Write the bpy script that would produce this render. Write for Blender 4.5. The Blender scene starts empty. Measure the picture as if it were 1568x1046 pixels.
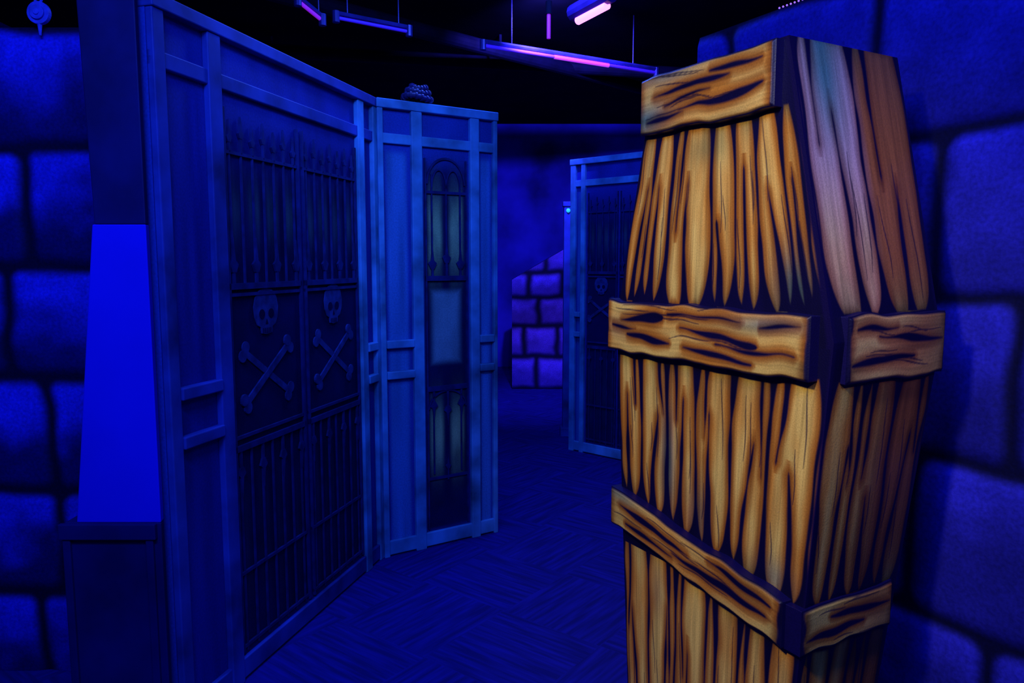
import bpy, bmesh, math
import numpy as np
from mathutils import Vector, Matrix

scn = bpy.context.scene
scn.view_settings.view_transform = 'Standard'
scn.view_settings.look = 'None'

def lin(r, g, b):
    def f(c):
        c /= 255.0
        return c/12.92 if c <= .04045 else ((c+.055)/1.055)**2.4
    return np.array([f(r), f(g), f(b)])

# ---------------------------------------------------------------- numpy noise
def _h(ix, iy, s):
    n = (ix.astype(np.int64)*374761393 + iy.astype(np.int64)*668265263 + s*1442695041) & 0x7fffffff
    n = ((n ^ (n >> 13))*1274126177) & 0x7fffffff
    return ((n ^ (n >> 16)) & 0xffff)/65535.0
def vnoise(x, y, s=0):
    x = np.asarray(x, float)+1000.; y = np.asarray(y, float)+1000.
    x, y = np.broadcast_arrays(x, y)
    ix = np.floor(x); iy = np.floor(y)
    fx = x-ix; fy = y-iy
    fx = fx*fx*(3-2*fx); fy = fy*fy*(3-2*fy)
    a = _h(ix, iy, s); b = _h(ix+1, iy, s); c = _h(ix, iy+1, s); d = _h(ix+1, iy+1, s)
    return (a*(1-fx)+b*fx)*(1-fy)+(c*(1-fx)+d*fx)*fy
def fbm(x, y, s=0):
    return .5*vnoise(x, y, s)+.3*vnoise(x*2.1, y*2.1, s+1)+.2*vnoise(x*4.3, y*4.3, s+2)
def sm(a, b, x):
    t = np.clip((x-a)/(b-a), 0, 1)
    return t*t*(3-2*t)
def mix(a, b, t):
    t = np.asarray(t)[..., None]
    return a*(1-t)+b*t

# ---------------------------------------------------------------- materials
def new_mat(name):
    m = bpy.data.materials.new(name); m.use_nodes = True
    return m, m.node_tree.nodes, m.node_tree.links, m.node_tree.nodes['Principled BSDF']
def plain(name, col, rough=.6, metal=0, spec=.3, nscale=8, namt=.35, bump=.0):
    m, N, L, P = new_mat(name)
    tc = N.new('ShaderNodeTexCoord'); no = N.new('ShaderNodeTexNoise')
    no.inputs['Scale'].default_value = nscale; no.inputs['Detail'].default_value = 6
    L.new(tc.outputs['Object'], no.inputs['Vector'])
    cr = N.new('ShaderNodeValToRGB')
    c = np.array(col)
    cr.color_ramp.elements[0].position = .3; cr.color_ramp.elements[1].position = .7
    cr.color_ramp.elements[0].color = (*(c*(1-namt)), 1); cr.color_ramp.elements[1].color = (*np.clip(c*(1+namt), 0, 1), 1)
    L.new(no.outputs['Fac'], cr.inputs['Fac']); L.new(cr.outputs['Color'], P.inputs['Base Color'])
    P.inputs['Roughness'].default_value = rough; P.inputs['Metallic'].default_value = metal
    P.inputs['Specular IOR Level'].default_value = spec
    if bump:
        b = N.new('ShaderNodeBump'); b.inputs['Strength'].default_value = bump; b.inputs['Distance'].default_value = .01
        L.new(no.outputs['Fac'], b.inputs['Height']); L.new(b.outputs['Normal'], P.inputs['Normal'])
    return m
def painted(name, rough=.6, spec=.25, nscale=150, amt=.25, bump=.1):
    m, N, L, P = new_mat(name)
    at = N.new('ShaderNodeAttribute'); at.attribute_name = 'Col'
    tc = N.new('ShaderNodeTexCoord'); no = N.new('ShaderNodeTexNoise')
    no.inputs['Scale'].default_value = nscale; no.inputs['Detail'].default_value = 4
    L.new(tc.outputs['Object'], no.inputs['Vector'])
    mr = N.new('ShaderNodeMapRange'); mr.inputs['From Min'].default_value = .3; mr.inputs['From Max'].default_value = .7
    mr.inputs['To Min'].default_value = 1-amt; mr.inputs['To Max'].default_value = 1+amt*.6
    L.new(no.outputs['Fac'], mr.inputs['Value'])
    vm = N.new('ShaderNodeVectorMath'); vm.operation = 'SCALE'
    L.new(at.outputs['Color'], vm.inputs[0]); L.new(mr.outputs['Result'], vm.inputs['Scale'])
    L.new(vm.outputs['Vector'], P.inputs['Base Color'])
    P.inputs['Roughness'].default_value = rough; P.inputs['Specular IOR Level'].default_value = spec
    b = N.new('ShaderNodeBump'); b.inputs['Strength'].default_value = bump; b.inputs['Distance'].default_value = .005
    L.new(no.outputs['Fac'], b.inputs['Height']); L.new(b.outputs['Normal'], P.inputs['Normal'])
    return m
def emis(name, col, st):
    m, N, L, P = new_mat(name)
    P.inputs['Base Color'].default_value = (*col, 1)
    P.inputs['Emission Color'].default_value = (*col, 1); P.inputs['Emission Strength'].default_value = st
    return m

M_wood = painted('painted_plank_wood', .45, .3, 260, .18, .12)
M_stone = painted('painted_stone', .7, .15, 90, .3, .2)
M_board = painted('painted_gate_board', .55, .2, 120, .2, .1)
M_frame = plain('gate_frame_paint', (.018, .045, .30), .55, 0, .25, 5, .6)
M_frame2 = plain('gate_frame_paint_steel', (.055, .24, .50), .55, 0, .25, 5, .65)
M_iron = plain('wrought_iron_blue', (.007, .016, .12), .5, 0, .3, 20, .4)
M_skull = plain('skull_paint', (.015, .034, .17), .6, 0, .15, 22, .5)
M_lock = plain('padlock_paint', (.05, .07, .6), .5, 0, .2, 30, .35)
M_dark = plain('socket_black', (.002, .003, .04), .8, 0, .05)
M_black = plain('ceiling_black', (.003, .003, .012), .9, 0, .05, 3, .4)
M_navy = plain('post_navy', (.006, .007, .10), .6, 0, .15, 6, .3)
M_white = plain('post_uv_white', (.010, .012, .76), .7, 0, .1, 4, .06)
M_house = plain('fixture_housing', (.03, .03, .22), .35, .2, .5)
M_tube = emis('uv_tube_glow', (.50, .05, 1.0), 1.1)
M_hot = emis('uv_lamp_glow', (1.0, .24, .95), 2.6)
M_mag = emis('uv_magenta_glow', (.40, .02, .75), .45)
M_led = emis('led_glow', (.35, .15, 1.0), 1.2)
M_cyan = emis('cyan_led', (.02, .45, 1.0), 1.2)

# ---------------------------------------------------------------- mesh helpers
def empty(name, loc=(0, 0, 0), rz=0):
    e = bpy.data.objects.new(name, None); scn.collection.objects.link(e)
    e.location = loc; e.rotation_euler = (0, 0, rz); e.empty_display_size = .1
    return e
def link(name, me, mat, parent=None):
    o = bpy.data.objects.new(name, me); scn.collection.objects.link(o)
    me.materials.append(mat)
    if parent: o.parent = parent
    return o
def grid(name, P, C, mat, parent=None, back=None, skirt=(.002, .002, .02)):
    """painted surface from (nz,nx,3) points; optional back offset gives it real thickness"""
    nz, nx, _ = P.shape
    idx = np.arange(nz*nx).reshape(nz, nx)
    V = P.reshape(-1, 3); col = C.reshape(-1, 3)
    Q = np.stack([idx[:-1, :-1], idx[:-1, 1:], idx[1:, 1:], idx[1:, :-1]], -1).reshape(-1, 4)
    if back is not None:
        loop = np.concatenate([idx[0, :], idx[1:, -1], idx[-1, -2::-1], idx[-2:0:-1, 0]])
        n = len(V); m = len(loop)
        f = V[loop]; bk = f+np.array(back)
        V = np.concatenate([V, f, bk]); sc = np.tile(np.array(skirt), (2*m, 1))
        col = np.concatenate([col, sc])
        a = np.arange(m); b = (a+1) % m
        S = np.stack([n+b, n+a, n+m+a, n+m+b], -1)
        Q = np.concatenate([Q, S])
    me = bpy.data.meshes.new(name)
    me.vertices.add(len(V)); me.vertices.foreach_set('co', V.astype(np.float32).ravel())
    me.loops.add(len(Q)*4); me.loops.foreach_set('vertex_index', Q.astype(np.int32).ravel())
    me.polygons.add(len(Q)); me.polygons.foreach_set('loop_start', (np.arange(len(Q))*4).astype(np.int32))
    me.update(calc_edges=True)
    me.validate()
    ca = me.color_attributes.new('Col', 'FLOAT_COLOR', 'POINT')
    ca.data.foreach_set('color', np.concatenate([col, np.ones((len(col), 1))], 1).astype(np.float32).ravel())
    return link(name, me, mat, parent)
def bx(bm, x0, x1, y0, y1, z0, z1):
    vs = [bm.verts.new(p) for p in [(x0, y0, z0), (x1, y0, z0), (x1, y1, z0), (x0, y1, z0), (x0, y0, z1), (x1, y0, z1), (x1, y1, z1), (x0, y1, z1)]]
    for f in [(0, 3, 2, 1), (4, 5, 6, 7), (0, 1, 5, 4), (1, 2, 6, 5), (2, 3, 7, 6), (3, 0, 4, 7)]:
        bm.faces.new([vs[i] for i in f])
def poly(bm, pts, y0, y1):
    """extrude an x-z outline between y0 (front) and y1"""
    a = [bm.verts.new((x, y0, z)) for x, z in pts]; b = [bm.verts.new((x, y1, z)) for x, z in pts]
    bm.faces.new(a); bm.faces.new(b[::-1])
    n = len(pts)
    for i in range(n):
        bm.faces.new([a[(i+1) % n], a[i], b[i], b[(i+1) % n]])
def rod(bm, p, q, r, seg=12, r2=None):
    p = Vector(p); q = Vector(q); d = q-p
    m = Matrix.Translation((p+q)/2) @ d.to_track_quat('Z', 'Y').to_matrix().to_4x4()
    bmesh.ops.create_cone(bm, cap_ends=True, segments=seg, radius1=r, radius2=r if r2 is None else r2, depth=d.length, matrix=m)
def done(bm, name, mat, parent=None, bevel=0, smooth=False):
    bmesh.ops.recalc_face_normals(bm, faces=bm.faces)
    me = bpy.data.meshes.new(name); bm.to_mesh(me); bm.free()
    if smooth:
        me.polygons.foreach_set('use_smooth', [True]*len(me.polygons))
    o = link(name, me, mat, parent)
    if bevel:
        md = o.modifiers.new('bev', 'BEVEL'); md.width = bevel; md.segments = 2; md.limit_method = 'ANGLE'
    return o

# ================================================================ ROOM SHELL
X0, X1, Y0, Y1, ZC = -4.2, 4.5, -2.0, 11.0, 3.5
def carpet():
    m, N, L, P = new_mat('carpet_tiles')
    tc = N.new('ShaderNodeTexCoord')
    mp = N.new('ShaderNodeMapping'); mp.inputs['Rotation'].default_value = (0, 0, math.radians(38))
    L.new(tc.outputs['Object'], mp.inputs['Vector'])
    ck = N.new('ShaderNodeTexChecker'); ck.inputs['Scale'].default_value = 2.0
    L.new(mp.outputs['Vector'], ck.inputs['Vector'])
    outs = []
    for sc in ((3.5, 42, 1), (42, 3.5, 1)):
        m2 = N.new('ShaderNodeMapping'); m2.inputs['Scale'].default_value = sc
        L.new(mp.outputs['Vector'], m2.inputs['Vector'])
        no = N.new('ShaderNodeTexNoise'); no.inputs['Scale'].default_value = 1; no.inputs['Detail'].default_value = 2
        L.new(m2.outputs['Vector'], no.inputs['Vector']); outs.append(no)
    mx = N.new('ShaderNodeMix'); mx.data_type = 'FLOAT'
    L.new(ck.outputs['Fac'], mx.inputs[0]); L.new(outs[0].outputs['Fac'], mx.inputs[2]); L.new(outs[1].outputs['Fac'], mx.inputs[3])
    cr = N.new('ShaderNodeValToRGB')
    cr.color_ramp.elements[0].position = .36; cr.color_ramp.elements[0].color = (.008, .009, .135, 1)
    cr.color_ramp.elements[1].position = .68; cr.color_ramp.elements[1].color = (.014, .013, .27, 1)
    L.new(mx.outputs[0], cr.inputs['Fac']); L.new(cr.outputs['Color'], P.inputs['Base Color'])
    P.inputs['Roughness'].default_value = .95; P.inputs['Specular IOR Level'].default_value = .1
    b = N.new('ShaderNodeBump'); b.inputs['Strength'].default_value = .08; b.inputs['Distance'].default_value = .01
    L.new(mx.outputs[0], b.inputs['Height']); L.new(b.outputs['Normal'], P.inputs['Normal'])
    return m
def slab(name, b, mat):
    bm = bmesh.new(); bx(bm, *b); return done(bm, name, mat)
slab('floor', (X0, X1, Y0, Y1, -.1, 0), carpet())
slab('ceiling', (X0, X1, Y0, Y1, ZC, ZC+.1), M_black)
M_mural = plain('mural_wall_paint', (.024, .020, .38), .8, 0, .1, 1.1, .75, .1)
slab('wall_back', (X0, X1, Y1, Y1+.1, 0, ZC), M_mural)
slab('wall_front', (X0, X1, Y0-.1, Y0, 0, ZC), M_mural)
slab('wall_left', (X0-.1, X0, Y0, Y1, 0, ZC), M_mural)
slab('wall_right', (X1, X1+.1, Y0, Y1, 0, ZC), M_mural)

# ---- painted stone block walls
def stone_col(S, Z, rows, joints, seed, base=(.014, .02, .62), lo=.45, jw=.045):
    base = np.array(base)
    d = np.full(S.shape, -1.0); shade = np.zeros(S.shape)
    Sw = S+.014*(vnoise(S*8, Z*8, seed)-.5)*2; Zw = Z+.014*(vnoise(S*7, Z*7, seed+5)-.5)*2
    for r in range(len(rows)-1):
        z0, z1 = rows[r], rows[r+1]
        js = [-99]+sorted(joints[r])+[99]
        for k in range(len(js)-1):
            a, b = js[k], js[k+1]
            cx, cz = (a+b)/2, (z0+z1)/2; hx, hz = (b-a)/2, (z1-z0)/2
            rad = .055
            qx = np.abs(Sw-cx)-hx+rad; qz = np.abs(Zw-cz)-hz+rad
            sd = -(np.sqrt(np.maximum(qx, 0)**2+np.maximum(qz, 0)**2)+np.minimum(np.maximum(qx, qz), 0)-rad)
            mk = sd > d
            d = np.where(mk, sd, d)
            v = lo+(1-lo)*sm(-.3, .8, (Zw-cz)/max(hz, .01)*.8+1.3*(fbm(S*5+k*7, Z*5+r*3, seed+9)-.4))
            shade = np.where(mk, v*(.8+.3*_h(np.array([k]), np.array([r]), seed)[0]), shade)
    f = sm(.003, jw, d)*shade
    c = base*f[..., None]
    c = c*(.7+.6*fbm(S*14, Z*14, seed+3))[..., None]
    c += np.array([.0012, .0015, .030])
    return c, d
def stone_wall(name, p0, ang, L, H, rows, joints, seed, thick=.14, step=.0075, top=None, base=(.014, .02, .62), lo=.45, jw=.045):
    e = empty(name, (p0[0], p0[1], 0), ang)
    s = np.linspace(0, L, int(L/step)+1); t = np.linspace(0, 1, int(H/step)+1)
    S, T = np.meshgrid(s, t)
    Z = T*(H if top is None else top(S))
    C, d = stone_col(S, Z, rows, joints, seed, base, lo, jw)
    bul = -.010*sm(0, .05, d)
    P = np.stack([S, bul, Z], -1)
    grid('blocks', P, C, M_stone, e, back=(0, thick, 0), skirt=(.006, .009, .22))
    return e
aw = math.atan2(-.874, .486)
def js(l):
    return [.95-v for v in l]
far = (1.14-.486*.95, 1.98+.874*.95)
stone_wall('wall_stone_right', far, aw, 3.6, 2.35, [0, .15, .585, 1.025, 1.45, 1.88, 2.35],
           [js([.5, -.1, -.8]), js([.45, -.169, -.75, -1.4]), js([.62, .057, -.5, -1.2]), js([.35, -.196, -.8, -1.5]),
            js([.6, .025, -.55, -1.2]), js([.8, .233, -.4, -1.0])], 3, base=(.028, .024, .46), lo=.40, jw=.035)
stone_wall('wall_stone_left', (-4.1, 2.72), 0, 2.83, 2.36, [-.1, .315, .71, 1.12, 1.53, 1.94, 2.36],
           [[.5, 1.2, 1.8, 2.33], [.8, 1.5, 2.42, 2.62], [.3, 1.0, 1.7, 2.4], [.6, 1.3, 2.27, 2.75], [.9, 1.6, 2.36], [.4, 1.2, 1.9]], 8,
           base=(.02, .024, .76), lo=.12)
stone_wall('wall_stone_low', (.0, 9.05), 0, 1.3, 1.68, [0, .40, .77, 1.12, 1.42, 1.8],
           [[.3, .72, 1.1], [.15, .55, .95], [.32, .75, 1.1], [.2, .6, 1.0], [.4, .9]], 15, thick=.4, step=.012,
           top=lambda s: 1.33+.36*np.clip(s/.62, 0, 1), base=(.15, .075, .80), lo=.45, jw=.07)

# ================================================================ GATE PANELS
def skull(parent, cx, cz, k, y):
    bm = bmesh.new()
    out = [(-.032, -.072), (-.036, -.050), (-.055, -.042), (-.070, -.015), (-.075, .02), (-.064, .056), (-.038, .080), (0, .088),
           (.038, .080), (.064, .056), (.075, .02), (.070, -.015), (.055, -.042), (.036, -.050), (.032, -.072), (0, -.077)]
    poly(bm, [(cx+k*a, cz+k*b) for a, b in out], y-.004, y)
    zc = cz-.215*k
    for sgn in (-1, 1):
        p = Vector((cx-.13*k*sgn, zc-.085*k)); q = Vector((cx+.13*k*sgn, zc+.085*k))
        dr = (q-p).normalized(); nn = Vector((-dr.y, dr.x))
        yy = y-.003-.0015*(sgn+1)
        h = .012*k
        poly(bm, [tuple(p+nn*h), tuple(p-nn*h), tuple(q-nn*h), tuple(q+nn*h)], yy, y+.001)
        for e_, sg in ((p, -1), (q, 1)):
            for s2 in (-1, 1):
                c = e_+dr*.008*k*sg+nn*.017*k*s2
                poly(bm, [(c.x+.021*k*math.cos(a), c.y+.021*k*math.sin(a)) for a in np.linspace(0, 2*math.pi, 14, endpoint=False)], yy-.0004*(s2+2), y+.001)
    done(bm, 'skull_and_bones', M_skull, parent)
    bm = bmesh.new()
    for sgn in (-1, 1):
        pts = [(cx+sgn*.028*k+.017*k*math.cos(a), cz-.004*k+.017*k*math.sin(a)) for a in np.linspace(0, 2*math.pi, 14, endpoint=False)]
        poly(bm, pts, y-.0055, y-.003)
    poly(bm, [(cx-.008*k, cz-.040*k), (cx+.008*k, cz-.040*k), (cx, cz-.022*k)], y-.0055, y-.003)
    for i in range(-2, 3):
        poly(bm, [(cx+(i*.011-.0015)*k, cz-.072*k), (cx+(i*.011+.0015)*k, cz-.072*k), (cx+(i*.011+.0015)*k, cz-.054*k), (cx+(i*.011-.0015)*k, cz-.054*k)], y-.0055, y-.003)
    done(bm, 'skull_sockets', M_dark, parent)
def spear(bm, x, z0, z1, w, y, down=False):
    s = -1 if down else 1
    bx(bm, x-w*.35, x+w*.35, y-.008, y, min(z0, z1), max(z0, z1))
    t = z1
    poly(bm, [(x-w*.6, t), (x-w*1.4, t+s*w*1.6), (x-w*.5, t+s*w*2.4), (x, t+s*w*7), (x+w*.5, t+s*w*2.4), (x+w*1.4, t+s*w*1.6), (x+w*.6, t)], y-.009, y)
def arch(bm, x0, x1, z, h, w, y):
    c = (x0+x1)/2; n = 8
    L_ = [(x0+(c-x0)*(1-math.cos(a*math.pi/2/n)), z+h*math.sin(a*math.pi/2/n)) for a in range(n+1)]
    L2 = [(x0+w+(c-x0-w)*(1-math.cos(a*math.pi/2/n)), z+(h-w*1.3)*math.sin(a*math.pi/2/n)) for a in range(n+1)]
    left = list(zip(L_, L2)); full = left+[((2*c-a[0], a[1]), (2*c-b[0], b[1])) for a, b in left[-2::-1]]
    for (a, b), (a2, b2) in zip(full[:-1], full[1:]):
        poly(bm, [a, a2, b2, b], y-.009, y)
def grille(parent, x0, x1, kind):
    w = x1-x0; y = -.002; bm = bmesh.new()
    zr = 1.46
    if kind == 'skull':
        bw = .010 if w > .4 else .008
        n = 7 if w > .4 else 5
        xs = [x0+w*(i+.5)/n for i in range(n)]
        for z in (zr, .87):
            bx(bm, x0, x1, y-.012, y, z-.011, z+.011)
        for z in (1.93, 1.43, .91, .40, .12):
            bx(bm, x0, x1, y-.009, y, z-.006, z+.006)
        for i, x in enumerate(xs):
            bx(bm, x-bw*.4, x+bw*.4, y-.007, y, zr, 1.93)
            spear(bm, x, 1.93, 1.965+.02*(i % 2), bw*1.1, y-.001)
            if i % 2 == 0: spear(bm, x, zr, zr+.05, bw*1.8, y-.002)
            bx(bm, x-bw*.4, x+bw*.4, y-.007, y, .10, .86)
            if i % 2 == 0: spear(bm, x, .86, .80, bw*1.6, y-.002, True)
    else:
        bw = .009; n = 3
        xs = [x0+w*(i+.5)/n for i in range(n)]
        for z in (zr, .87):
            bx(bm, x0, x1, y-.014, y, z-.013, z+.013)
        for i, x in enumerate(xs):
            bx(bm, x-bw*.45, x+bw*.45, y-.008, y, zr, 1.96 if i % 2 else 2.0)
            spear(bm, x, zr, zr+.05+.03*(i % 2), bw*2.0, y-.002)
        for a, b in zip(xs[:-1], xs[1:]):
            arch(bm, a-bw*.4, b+bw*.4, 1.93, .10, bw*.8, y-.001)
        arch(bm, x0+.01, x1-.01, 1.95, .14, bw, y)
        bx(bm, x0, x1, y-.01, y, 1.90, 1.915)
        for i, x in enumerate(xs):
            spear(bm, x, .86, .80-.03*(i % 2), bw*1.8, y-.002, True)
            if i != 1:
                bx(bm, x-bw*.4, x+bw*.4, y-.008, y, .40, .86)
        spear(bm, xs[1], .36, .42, bw*1.3, y-.001)
        arch(bm, x0+.01, x1-.01, .76, .10, bw*.8, y-.001)
        bx(bm, x0, x1, y-.010, y, .37, .385)
    for a, b in ((x0, x0+bw), (x1-bw, x1)):
        bx(bm, a, b, y-.012, y, .10, 2.08)
    done(bm, 'iron_grille', M_iron, parent)

def gate(name, o, d, W, stiles, bays, boards, skulls, cleats, H=2.35, fm=None, base=(.010, .024, .27), boardc=(.03, .15, .50), steel=()):
    fm = fm or M_frame
    ang = math.atan2(d[1], d[0])
    e = empty(name, (o[0], o[1], 0), ang)
    s = np.linspace(0, W, int(W/.006)+1); z = np.linspace(.0, H, int(H/.006)+1)
    S, Z = np.meshgrid(s, z)
    C = np.ones(S.shape+(3,))*np.array(base)
    C = C*(.6+.8*fbm(S*7, Z*4, 3))[..., None]
    for (a, b) in boards:
        m = sm(a-.012, a+.012, S)*(1-sm(b-.012, b+.012, S))*(1-sm(2.07, 2.12, Z))*sm(.02, .08, Z)
        st = .5+.6*vnoise(S*30, Z*2, 6)+.4*(fbm(S*4, Z*2.5, 16)-.4)
        C = mix(C, np.array(boardc)*st[..., None], m*.9)
    for (a, b, kind) in bays:
        m = sm(a-.012, a+.012, S)*(1-sm(b-.012, b+.012, S))*(1-sm(1.98, 2.13, Z))*sm(.07, .11, Z)
        bayc = np.array([.003, .005, .065])*(.5+fbm(S*6, Z*6, 2))[..., None]
        n = 2 if kind == 'plain' else 4
        ph = (S-a)/(b-a)*n
        col = np.abs(ph-np.floor(ph)-.5)*2
        g = (1-sm(.35, .85, col))
        if kind == 'skull':
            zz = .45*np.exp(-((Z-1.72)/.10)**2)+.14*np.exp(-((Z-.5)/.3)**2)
            bayc = mix(bayc, np.array([.008, .016, .20]), .75*sm(1.80, 2.05, Z)*np.ones(S.shape))  # bay tops painted lighter, imitating hazy light from above
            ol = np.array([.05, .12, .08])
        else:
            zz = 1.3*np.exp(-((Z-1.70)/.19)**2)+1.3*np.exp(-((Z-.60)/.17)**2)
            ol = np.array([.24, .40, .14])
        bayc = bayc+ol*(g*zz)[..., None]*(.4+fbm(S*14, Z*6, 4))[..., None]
        C = mix(C, bayc, m)
        if kind == 'plain':
            dd = np.maximum(np.abs(S-(a+b)/2)-(b-a)/2+.035, np.abs(Z-1.2)-.20)
            C = mix(C, np.array([.12, .26, .34])*(.35+1.2*fbm(S*7, Z*4, 12))[..., None], 1-sm(-.035, .015, dd))
    P = np.stack([S, np.zeros_like(S), Z], -1)
    grid('board', P, C, M_board, e, back=(0, .045, 0), skirt=(.012, .05, .35))
    bm = bmesh.new()
    bx(bm, .001, W-.001, .040, .0449, .001, H-.001)
    done(bm, 'board_back', M_navy, e)
    bm = bmesh.new(); bm2 = bmesh.new()
    for a, b in stiles:
        bx(bm2 if (a, b) in steel else bm, a, b, -.026, 0, 0, H-.045)
    bx(bm, -.004, W+.004, -.032, .048, H-.045, H)
    bx(bm, 0, W, -.020, 0, 2.135, 2.185)
    bx(bm, 0, W, -.020, 0, 0.01, .085)
    for a, b in cleats:
        for zc in (.965, 1.125):
            bx(bm2 if steel and a > W/2 else bm, a, b, -.034, 0, zc-.02, zc+.02)
    done(bm, 'frame_timber', fm, e, bevel=.004)
    if steel: done(bm2, 'frame_timber_pale', M_frame2, e, bevel=.004)
    else: bm2.free()
    for a, b, kind in bays:
        grille(e, a, b, kind)
    for cx, k in skulls:
        skull(e, cx, 1.355, k, -.004)
    return e

gate('gate_panel', (-1.095, 2.329), (.26, .9656), 1.545,
     [(0, .05), (.255, .322), (1.34, 1.40), (1.50, 1.545)],
     [(.336, .82, 'skull'), (.85, 1.33, 'skull')], [(.09, .22), (1.42, 1.48)],
     [(.565, 1.08), (1.09, 1.08)], [(.05, .255), (1.40, 1.50)], boardc=(.013, .028, .32), steel=((1.34, 1.40), (1.50, 1.545)))
gate('gate_panel', (-.678, 3.815), (.836, .549), .70,
     [(0, .03), (.185, .245), (.53, .585), (.675, .70)],
     [(.262, .515, 'plain')], [(.055, .165), (.605, .665)], [], [(.03, .185), (.585, .675)], fm=M_frame2, base=(.012, .045, .32), boardc=(.05, .23, .62))
gate('gate_panel', (.482, 6.095), (.7354, -.678), .92,
     [(0, .05), (.105, .145), (.77, .81), (.87, .92)],
     [(.165, .45, 'skull'), (.47, .755, 'skull')], [(.06, .1), (.82, .86)],
     [(.30, .85), (.61, .85)], [(.05, .105), (.81, .87)], fm=M_frame2)

# ================================================================ CORNER POST
post = empty('corner_post')
def prism(name, zs, lefts, mat):
    bm = bmesh.new(); rings = []
    for z, l in zip(zs, lefts):
        pts = [(l, 2.28), (-1.10, 2.28), (-1.106, 2.312), (-1.172, 2.347), (-1.135, 2.50), (l, 2.50)]
        rings.append([bm.verts.new((x, y, z)) for x, y in pts])
    for a, b in zip(rings[:-1], rings[1:]):
        for i in range(6):
            j = (i+1) % 6; bm.faces.new([a[i], a[j], b[j], b[i]])
    bm.faces.new(rings[0][::-1]); bm.faces.new(rings[-1])
    return done(bm, name, mat, post, bevel=.004)
prism('upper_shaft', [1.66, 2.5], [-1.255, -1.275], M_navy)
prism('flared_shaft', [.735, 1.66], [-1.365, -1.262], M_white)
prism('plinth', [0, .735], [-1.40, -1.405], M_navy)
bm = bmesh.new()
bx(bm, -1.415, -1.112, 2.262, 2.28, .685, .735)
for x in (-1.395, -1.135):
    bx(bm, x-.012, x+.012, 2.268, 2.28, .0, .70)
done(bm, 'plinth_trim', M_navy, post, bevel=.003)

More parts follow.
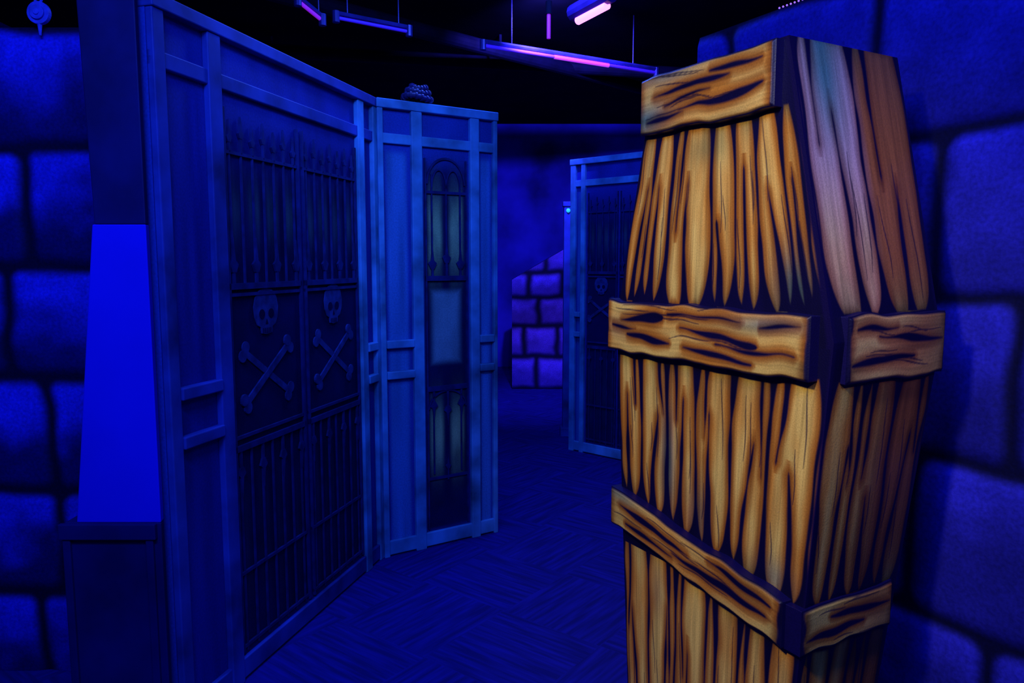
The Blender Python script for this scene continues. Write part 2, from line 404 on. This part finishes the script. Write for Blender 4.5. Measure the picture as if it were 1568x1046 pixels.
# ================================================================ COFFIN
ORG = lin(220, 138, 38); YEL = lin(246, 200, 88); BLK = lin(10, 5, 42); OLV = lin(104, 118, 62)
TEAL = lin(36, 120, 112); PINK = lin(214, 172, 172); RUST = lin(176, 100, 46)  # PINK carries the violet light on the coffin side as paint colour
def wood(U, V, H, bounds, seed, nst=2, blobs=(), toColor=None, cut=.006, wid=1.0, flare=1.0, extra=(), hair=3, lean_k=.26):
    """painted plank pattern. U across the grain, V along it (0..H)"""
    r = np.random.default_rng(seed)
    H = H*np.ones(U.shape)
    Uw = U+.0035*(vnoise(U*16, V*9, seed+8)-.5)*2
    dist = np.full(U.shape, 1.0); fine = np.full(U.shape, 1.0)
    Vc = np.maximum(V, 0); Wc = np.maximum(H-V, 0)
    for i, g in enumerate(bounds):
        c = g+.006*(vnoise(V*6, V*0+g*30, seed+1)-.5)*2
        hw_ = .003+flare*(.030*np.exp(-Vc/.038)+.016*np.exp(-Wc/.05))+.003*vnoise(V*10, V*0, seed+i)
        dist = np.minimum(dist, np.abs(Uw-c)-hw_)
    def lens(v0, v1, u, hwid, lean=0., peak=.5, cur=0.):
        t = (V-v0)/(v1-v0); tt = np.clip(t, 0, 1)
        sh = np.where(tt < peak, np.sin(math.pi/2*tt/peak), np.cos(math.pi/2*(tt-peak)/(1-peak)))
        sh = np.clip(sh, 0, 1)**.85
        dd = np.abs(Uw-(u+lean*(tt-.5)+cur*np.sin(tt*5)))-hwid*sh
        return dd+.012*(1-sm(0, .06, tt))+.012*sm(.94, 1, tt)+np.where((t < 0) | (t > 1), 1, 0)
    def wedge(v0, v1, u, hwid, lean, cur):
        t = (V-v0)/(v1-v0); tt = np.clip(t, 0, 1)
        dd = np.abs(Uw-(u+lean*tt+cur*np.sin(tt*4.5)))-hwid*((1-tt)**.8+.9*np.exp(-tt/.07))
        return dd+.010*sm(.88, 1, tt)+np.where((t < 0) | (t > 1), 1, 0)
    for bi, (a, b) in enumerate(zip(bounds[:-1], bounds[1:])):
        w = b-a
        for k in range(nst):
            u0 = a+w*((k+.5+r.uniform(-.15, .15))/nst)
            wd = r.uniform(.008, .012)*wid
            lean = r.uniform(-lean_k, lean_k)*w; cur = r.uniform(-.006, .006)
            ln = r.uniform(.5, .9)
            dist = np.minimum(dist, wedge(0*H, ln*H, u0, wd, lean, cur))
            if w > .11:
                u2 = a+w*(.27 if r.random() < .5 else .73)
                dist = np.minimum(dist, wedge(H, H*r.uniform(.35, .6), u2, wd*.7, lean*.5, cur))
        for k in range(hair if w > .06 else 1):
            u1 = a+w*r.uniform(.12, .88); v0 = r.uniform(0, .6)*H; v1 = v0+H*r.uniform(.2, .5)
            fine = np.minimum(fine, lens(v0, v1, u1, .0016, .1*w*r.uniform(-1, 1), .5, .003))
    for (v0, v1, u, h_, lean, pk) in extra:
        dist = np.minimum(dist, lens(v0, v1, u, h_, lean, pk, .001))
    wob = .003*(vnoise(U*30, V*14, seed)-.5)*2
    endd = np.minimum(V, H-V)
    dist = np.minimum(dist, endd-cut)+wob
    dark = 1-sm(-.0025, .0040, dist); halo = 1-sm(0, .024, dist)
    dark = np.maximum(dark, .8*(1-sm(-.0004, .0016, fine)))
    grain = .55*vnoise(U*260, V*9, seed+2)+.45*vnoise(U*110, V*4, seed+3)
    mot = fbm(U*14, V*5, seed+4)
    C = mix(ORG, YEL, np.clip(mot*1.8-.45+.4*sm(.010, .04, dist), 0, 1)*(1-halo))
    if toColor is not None:
        C = toColor(C, U, V)
    C = mix(C, OLV, .65*np.exp(-np.maximum(endd, 0)/.05)*sm(.3, .6, vnoise(U*11, V*6, seed+21)))
    for (bu, bv, ru, rv, col, am) in blobs:
        C = mix(C, col, am*np.exp(-((U-bu)/ru)**2-((V-bv)/rv)**2))
    C = mix(C, C*np.array([.46, .34, .30]), halo*.85)
    C = C*(.62+.66*grain)[..., None]
    C = mix(C, BLK*(.5+mot[..., None]), dark)
    return C
coffin = empty('coffin', (.504, 1.935, 0), aw)
ZS, ZT = 1.375, 2.05
def hw(z): return np.where(z > ZS, .383-(z-ZS)/(ZT-ZS)*.152, .383-(ZS-z)/ZS*.10)
def dep(z): return np.where(z > ZS, .385+0*z, .27+.115*z/ZS)
def footline(U): return -.10*np.clip((U+.36)/.66, 0, 1.1)
def front(z0, z1, zb, zt, bounds, seed, nst, blobs, name, strip=.366):
    q = np.linspace(-1, 1, 420); z = np.linspace(z0, z1, int((z1-z0)/.002)+1)
    Q, Z = np.meshgrid(q, z)
    U = Q*.383; b0 = zb(U); t0 = zt(U)
    C = wood(U, Z-b0, t0-b0, bounds, seed, nst, blobs, cut=.0, wid=1.15)
    C = mix(C, np.array(lin(16, 6, 52)), sm(strip-.006, strip+.004, U))
    C = mix(C, np.array(BLK), 1-sm(-.383, -.374, U))
    P = np.stack([Q*hw(Z), np.zeros_like(Z), Z], -1)
    grid(name, P, C, M_wood, coffin)
k_ = lambda c: (lambda U: c+0*U)
front(1.36, 2.05, k_(1.435), k_(1.900), [-.383, -.288, -.188, .003, .100, .197, .300, .362], 21, 1,
      [(.30, .05, .06, .09, TEAL, .85), (-.02, .40, .1, .04, OLV, .5)], 'lid_upper')
front(.70, 1.36, lambda U: .862+footline(U), k_(1.290), [-.383, -.27, -.155, -.03, .10, .23, .376], 32, 1,
      [(-.150, .16, .028, .16, TEAL, .85), (-.02, .05, .04, .1, TEAL, .5), (.28, .03, .07, .05, TEAL, .5)], 'lid_middle', .378)
front(0, .70, k_(0.0), lambda U: .762+footline(U), [-.383, -.25, -.11, .03, .17, .28, .376], 43, 1, [(-.2, .6, .03, .08, TEAL, .2)], 'lid_lower', .378)
def side(sgn, z0, z1, zb, zt, bounds, seed, tc, name):
    t = np.linspace(0, 1, 180); z = np.linspace(z0, z1, int((z1-z0)/.0022)+1)
    if sgn < 0: t = t[::-1]
    T, Z = np.meshgrid(t, z)
    U = T*.385
    C = wood(U, Z-zb, (zt-zb), bounds, seed, 1, (), tc, cut=0, wid=1.0)
    C = mix(np.array(lin(16, 6, 52))*np.ones(C.shape), C, sm(.004, .014, U)*(1-sm(.372, .382, U)))
    P = np.stack([sgn*hw(Z), T*dep(Z), Z], -1)
    grid(name, P, C, M_wood, coffin)
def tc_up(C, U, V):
    C = mix(C, PINK*np.ones(C.shape), (.30+.6*sm(.1, .4, V))*np.ones(U.shape))  # pink growing upwards mimics purplish light on the side boards
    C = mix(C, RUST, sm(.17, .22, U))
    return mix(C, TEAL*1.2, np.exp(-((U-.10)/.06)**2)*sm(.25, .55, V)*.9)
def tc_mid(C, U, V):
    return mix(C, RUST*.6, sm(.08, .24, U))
for sg, nm in ((1, 'right'), (-1, 'left')):
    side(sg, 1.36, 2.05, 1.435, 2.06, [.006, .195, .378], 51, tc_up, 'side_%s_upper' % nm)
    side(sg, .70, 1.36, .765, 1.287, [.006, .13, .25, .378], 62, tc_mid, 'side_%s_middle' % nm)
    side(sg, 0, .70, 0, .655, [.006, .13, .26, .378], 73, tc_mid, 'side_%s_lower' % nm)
bm = bmesh.new()
L_ = []
for z in [0, ZS, ZT]:
    h = float(hw(np.array(z))); d = float(dep(np.array(z)))
    L_.append([bm.verts.new((-h, d, z)), bm.verts.new((h, d, z))])
for a, b in zip(L_[:-1], L_[1:]): bm.faces.new([a[0], a[1], b[1], b[0]])
h = float(hw(np.array(ZT))); f0 = bm.verts.new((-h, 0, ZT)); f1 = bm.verts.new((h, 0, ZT))
bm.faces.new([f0, f1, L_[-1][1], L_[-1][0]])
done(bm, 'back_and_top', plain('coffin_dark', tuple(BLK), .8), coffin)
def batten(name, xa, xb, zfun, th, seed, bl=(), side_=False, tc=None, tilt=0, extra=()):
    L0 = xb-xa
    n = int(L0/.0024); m = 62
    s = np.linspace(0, L0, n); w = np.linspace(0, 1, m)
    S, Wv = np.meshgrid(s, w)
    z0, z1 = zfun
    x = xa+S
    zb = z0+.005*(vnoise(S*18, S*0, seed)-.5)*2+tilt*(S/L0); zt = z1+.005*(vnoise(S*15, S*0+3, seed)-.5)*2+tilt*(S/L0)
    Z = zb+(zt-zb)*Wv; H_ = z1-z0
    U = Wv*H_
    ex = [(a*L0, b*L0, u*H_, h_*H_, l*H_, pk) for a, b, u, h_, l, pk in extra]
    C = wood(U, S, L0, [-.02, H_+.02], seed, 0, bl, tc, cut=.008, wid=.6, extra=ex, flare=0, hair=8)
    C = mix(C, np.array(BLK), 1-sm(.002, .008, np.minimum(U, H_-U)))
    if not side_:
        P = np.stack([x, -th+0*S, Z], -1); bk = (0, th+.001, 0)
    else:
        P = np.stack([hw(Z)*0+float(np.max(hw(Z)))+.012+0*S, x, Z], -1); bk = (-.06, 0, 0)
    ed = np.minimum(np.minimum(S, L0-S), np.minimum(U, H_-U))
    ease = .006*(1-sm(0, .008, ed))
    if not side_: P[..., 1] += ease
    else: P[..., 0] -= ease
    grid(name, P, C, M_wood, coffin, back=bk, skirt=lin(18, 10, 60))
batten('batten_head', -.255, .218, (1.895, 2.045), .030, 81, [(.04, .03, .04, .09, TEAL, .8), (.14, .1, .02, .12, TEAL, .5)],
       extra=[(.10, .75, .66, .045, .10, .5), (.30, .97, .34, .06, .16, .7), (.05, .4, .22, .04, .05, .4), (.55, .95, .80, .035, .0, .5), (.2, .6, .48, .03, .15, .5)])
batten('batten_shoulder', -.388, .345, (1.287, 1.435), .034, 82, [(.12, .62, .02, .12, TEAL, .6), (.07, .05, .03, .05, TEAL, .3)],
       extra=[(.08, .36, .70, .085, .12, .75), (.12, .40, .34, .070, -.10, .3), (.42, .82, .52, .060, -.12, .85), (.44, .80, .20, .035, -.06, .5),
              (.35, .75, .82, .03, .0, .5), (.80, .98, .80, .04, .1, .5), (.03, .2, .5, .03, .0, .4), (.60, .97, .36, .03, -.05, .5)])
batten('batten_foot', -.360, .300, (.757, .868), .034, 95, [(.1, .05, .02, .08, TEAL, .5)], tilt=-.10,
       extra=[(.05, .55, .62, .09, -.05, .4), (.40, .96, .40, .09, .08, .6), (.1, .45, .25, .05, .05, .5), (.62, .97, .76, .06, -.05, .5)])
batten('batten_side_shoulder', .035, .385, (1.285, 1.435), .03, 84, side_=True, tc=lambda C, U, V: mix(mix(C, PINK*.8, .15+0*U), RUST, .75*sm(.10, .28, V)),
       extra=[(.0, .7, .30, .05, .1, .5), (.25, 1., .62, .06, -.1, .6), (.05, .5, .80, .04, 0, .5)])
batten('batten_side_foot', -.018, .305, (.655, .765), .03, 85, side_=True, tc=lambda C, U, V: mix(C, RUST, .7*sm(.10, .28, V)),
       extra=[(.0, .7, .35, .07, .1, .5), (.25, 1., .65, .07, -.1, .6)])

# ================================================================ CEILING FIXTURES
def batten_light(name, p, q, glow, mat, r=.022, hr=.022):
    e = empty(name); p = Vector(p); q = Vector(q); d = (q-p)
    bm = bmesh.new(); rod(bm, p+Vector((0, 0, .03)), q+Vector((0, 0, .03)), hr, 8)
    for f in (.0, 1.0):
        c = p+d*f; rod(bm, c+Vector((0, 0, .04)), c+Vector((0, 0, -.03)), .024, 10)
    for f in (.15, .85):
        c = p+d*f; rod(bm, c+Vector((0, 0, .04)), (c.x, c.y, ZC), .004, 6)
    done(bm, 'housing', M_house, e)
    a, b = glow
    bm = bmesh.new(); rod(bm, p+d*a, p+d*b, r, 14); done(bm, 'tube', mat, e, smooth=False)
    bm = bmesh.new()
    if a > .02: rod(bm, p, p+d*a, r*.95, 14)
    if b < .98: rod(bm, p+d*b, q, r*.95, 14)
    if len(bm.verts): done(bm, 'tube_dim', M_dimtube, e)
    else: bm.free()
M_dimtube = emis('uv_tube_dim', (.12, .03, .9), .08)
batten_light('uv_tube_light', (-.21, 5.63, 3.1), (1.18, 6.34, 3.08), (.38, .70), M_tube, .015, .018)
batten_light('uv_tube_light', (-1.127, 5.0, 3.1), (-.70, 5.3, 3.1), (.02, .03), M_tube, .012, .014)
batten_light('uv_tube_light', (-1.30, 4.75, 3.12), (-1.19, 4.9, 3.05), (0, 1), M_mag, .012, .012)
e = empty('uv_floodlight')
bm = bmesh.new(); rod(bm, (.425, 5.03, 3.09), (.58, 4.765, 3.10), .026, 16); done(bm, 'lamp', M_hot, e)
bm = bmesh.new(); rod(bm, (.40, 5.08, 3.15), (.60, 4.73, 3.16), .055, 12)
rod(bm, (.5, 4.9, 3.15), (.5, 4.9, ZC), .015, 8); done(bm, 'housing', plain('flood_housing', (.05, .015, .20), .5), e)
e = empty('hanging_uv_bulb')
bm = bmesh.new(); rod(bm, (.235, 5.0, 2.97), (.235, 5.0, 3.12), .012, 14); done(bm, 'bulb', M_mag, e)
bm = bmesh.new(); rod(bm, (.235, 5.0, 3.12), (.235, 5.0, 3.2), .020, 14); rod(bm, (.235, 5, 3.2), (.235, 5, ZC), .005, 6); done(bm, 'socket', M_black, e)
for i, (a, b) in enumerate([((-3.5, 6.5, 3.38), (3.5, 8.0, 3.38)), ((-3.0, 4.0, 3.36), (2.8, 9.5, 3.36))]):
    bm = bmesh.new(); rod(bm, a, b, .06, 14)
    for f in (.2, .5, .8):
        c = Vector(a).lerp(Vector(b), f); rod(bm, c, (c.x, c.y, ZC), .012, 6)
    done(bm, 'ceiling_conduit', plain('conduit_dark', (.004, .004, .02), .7, 0, .1), None)
bm = bmesh.new()
for i in range(11):
    s = .44+.015*i
    bmesh.ops.create_icosphere(bm, subdivisions=1, radius=.0035, matrix=Matrix.Translation((1.14-.486*s, 1.98+.874*s, 2.353)))
done(bm, 'led_string', M_led)

# ---- padlock hanging on the left wall
e = empty('hanging_padlock', (-1.63, 2.685, 2.40))
bm = bmesh.new()
rod(bm, (0, 0, 0), (0, .018, 0), .038, 28); rod(bm, (0, -.008, 0), (0, .0, 0), .024, 24)
rod(bm, (0, -.012, 0), (0, -.006, 0), .010, 16)
rod(bm, (0, .008, -.035), (0, .008, -.075), .008, 10, .004)
done(bm, 'lock_body', M_lock, e, bevel=.003)
bm = bmesh.new()
for k in range(4):
    c = Vector((0.004*(k % 2), .008, .055+k*.034)); n = 14
    ax = (1, 0) if k % 2 == 0 else (0.35, .94)
    pr = [Vector((c.x+.014*math.cos(a)*ax[0], c.y+.014*math.cos(a)*ax[1]*.7, c.z+.022*math.sin(a))) for a in np.linspace(0, 2*math.pi, n, endpoint=False)]
    for i in range(n): rod(bm, pr[i], pr[(i+1) % n], .0045, 6)
done(bm, 'chain', M_lock, e)

# ---- coil of ribbed hose on top of the middle gate
e = empty('cable_coil', (-.678+.836*.235, 3.815+.549*.235, 2.352), math.atan2(.549, .836))
bm = bmesh.new()
for k, (ra, zc) in enumerate([(.072, .026), (.056, .052), (.036, .074)]):
    n = 30
    for i in range(n):
        a = 2*math.pi*i/n
        m = Matrix.Translation((ra*math.cos(a)+.004*k, ra*.5*math.sin(a)+.005, zc+.006*math.sin(a*2+k))) @ Matrix.Rotation(math.atan2(.5*math.cos(a), -math.sin(a)), 4, 'Z') @ Matrix.Rotation(math.pi/2, 4, 'Y')
        bmesh.ops.create_cone(bm, cap_ends=True, segments=12, radius1=.018 if i % 2 else .013, radius2=.018 if i % 2 else .013, depth=.010 if i % 2 else .02, matrix=m)
done(bm, 'hose', plain('hose_dark', (.012, .012, .10), .5), e)

# ---- sensor post by the far gate
e = empty('sensor_post', (.50, 6.6, 0))
bm = bmesh.new(); bx(bm, -.05, .05, -.04, .04, 0, 2.02); bx(bm, -.06, .06, -.05, .05, 2.02, 2.06); bx(bm, -.07, .07, -.06, .06, 0, .08); done(bm, 'post', M_frame, e, bevel=.004)
bm = bmesh.new(); bmesh.ops.create_uvsphere(bm, u_segments=12, v_segments=8, radius=.018, matrix=Matrix.Translation((-.015, -.045, 1.985))); done(bm, 'led', M_cyan, e)

# ================================================================ LIGHTS
def area(name, loc, tgt, sx, sy, col, en):
    l = bpy.data.lights.new(name, 'AREA'); l.shape = 'RECTANGLE'; l.size = sx; l.size_y = sy; l.color = col; l.energy = en
    o = bpy.data.objects.new(name, l); scn.collection.objects.link(o); o.location = loc
    o.rotation_euler = (Vector(tgt)-Vector(loc)).to_track_quat('-Z', 'Y').to_euler(); return o
def spot(name, loc, tgt, ang, col, en, blend=.6, r=.05):
    l = bpy.data.lights.new(name, 'SPOT'); l.spot_size = math.radians(ang); l.spot_blend = blend; l.color = col; l.energy = en; l.shadow_soft_size = r
    o = bpy.data.objects.new(name, l); scn.collection.objects.link(o); o.location = loc
    o.rotation_euler = (Vector(tgt)-Vector(loc)).to_track_quat('-Z', 'Y').to_euler(); return o
BL = (.06, .15, 1.0)
area('blue_fill_left', (-.6, .2, 3.2), (-1.2, 3.0, 1.2), 1.2, .3, BL, 78)  # unseen blue fill added to light the left wall and near parts
area('blue_fill_right', (1.0, -.6, 3.2), (1.2, 2.0, 1.6), 1.2, .3, BL, 34)  # weaker unseen fill, added for the right stone wall
area('blue_fill_mid', (.0, 4.3, 3.42), (-.4, 4.6, 0), 1.2, .3, BL, 60)  # added ambient fill above the frame, no fixture modelled
spot('blacklight_gate', (.1, 1.9, 3.2), (-.8, 3.4, 2.25), 60, (.10, .26, 1.0), 110, .9, .25)
spot('blue_fill_back', (.3, 5.4, 3.45), (.3, 10.5, 1.3), 95, (.12, .10, 1.0), 850, .8)  # added spot without a fixture, brightens the far end
spot('violet_fill_low_wall', (.1, 5.2, 3.45), (.4, 9.05, 1.1), 22, (.45, .22, 1.0), 200, .8)  # narrow violet lamp added to brighten the low stone wall
spot('coffin_warm_fill', (-.95, .15, 2.75), (.42, 1.95, 1.30), 47, (1.0, .90, .72), 142, .85, .12)  # added warm lamp, stands in for fluorescence of the orange paint
spot('coffin_fill', (.75, -.2, 2.5), (.72, 1.8, 1.55), 32, (.95, .80, .90), 26, .9)

# ================================================================ CAMERA
cd = bpy.data.cameras.new('camera'); cd.sensor_width = 36; cd.lens = 26.4
cam = bpy.data.objects.new('camera', cd); scn.collection.objects.link(cam)
cam.location = (0, 0, 1.55); cam.rotation_euler = (math.radians(90-6.1), 0, 0)
cd.clip_start = .05
scn.camera = cam
w = bpy.data.worlds.new('world'); scn.world = w; w.use_nodes = True
w.node_tree.nodes['Background'].inputs['Color'].default_value = (0, 0, .01, 1)
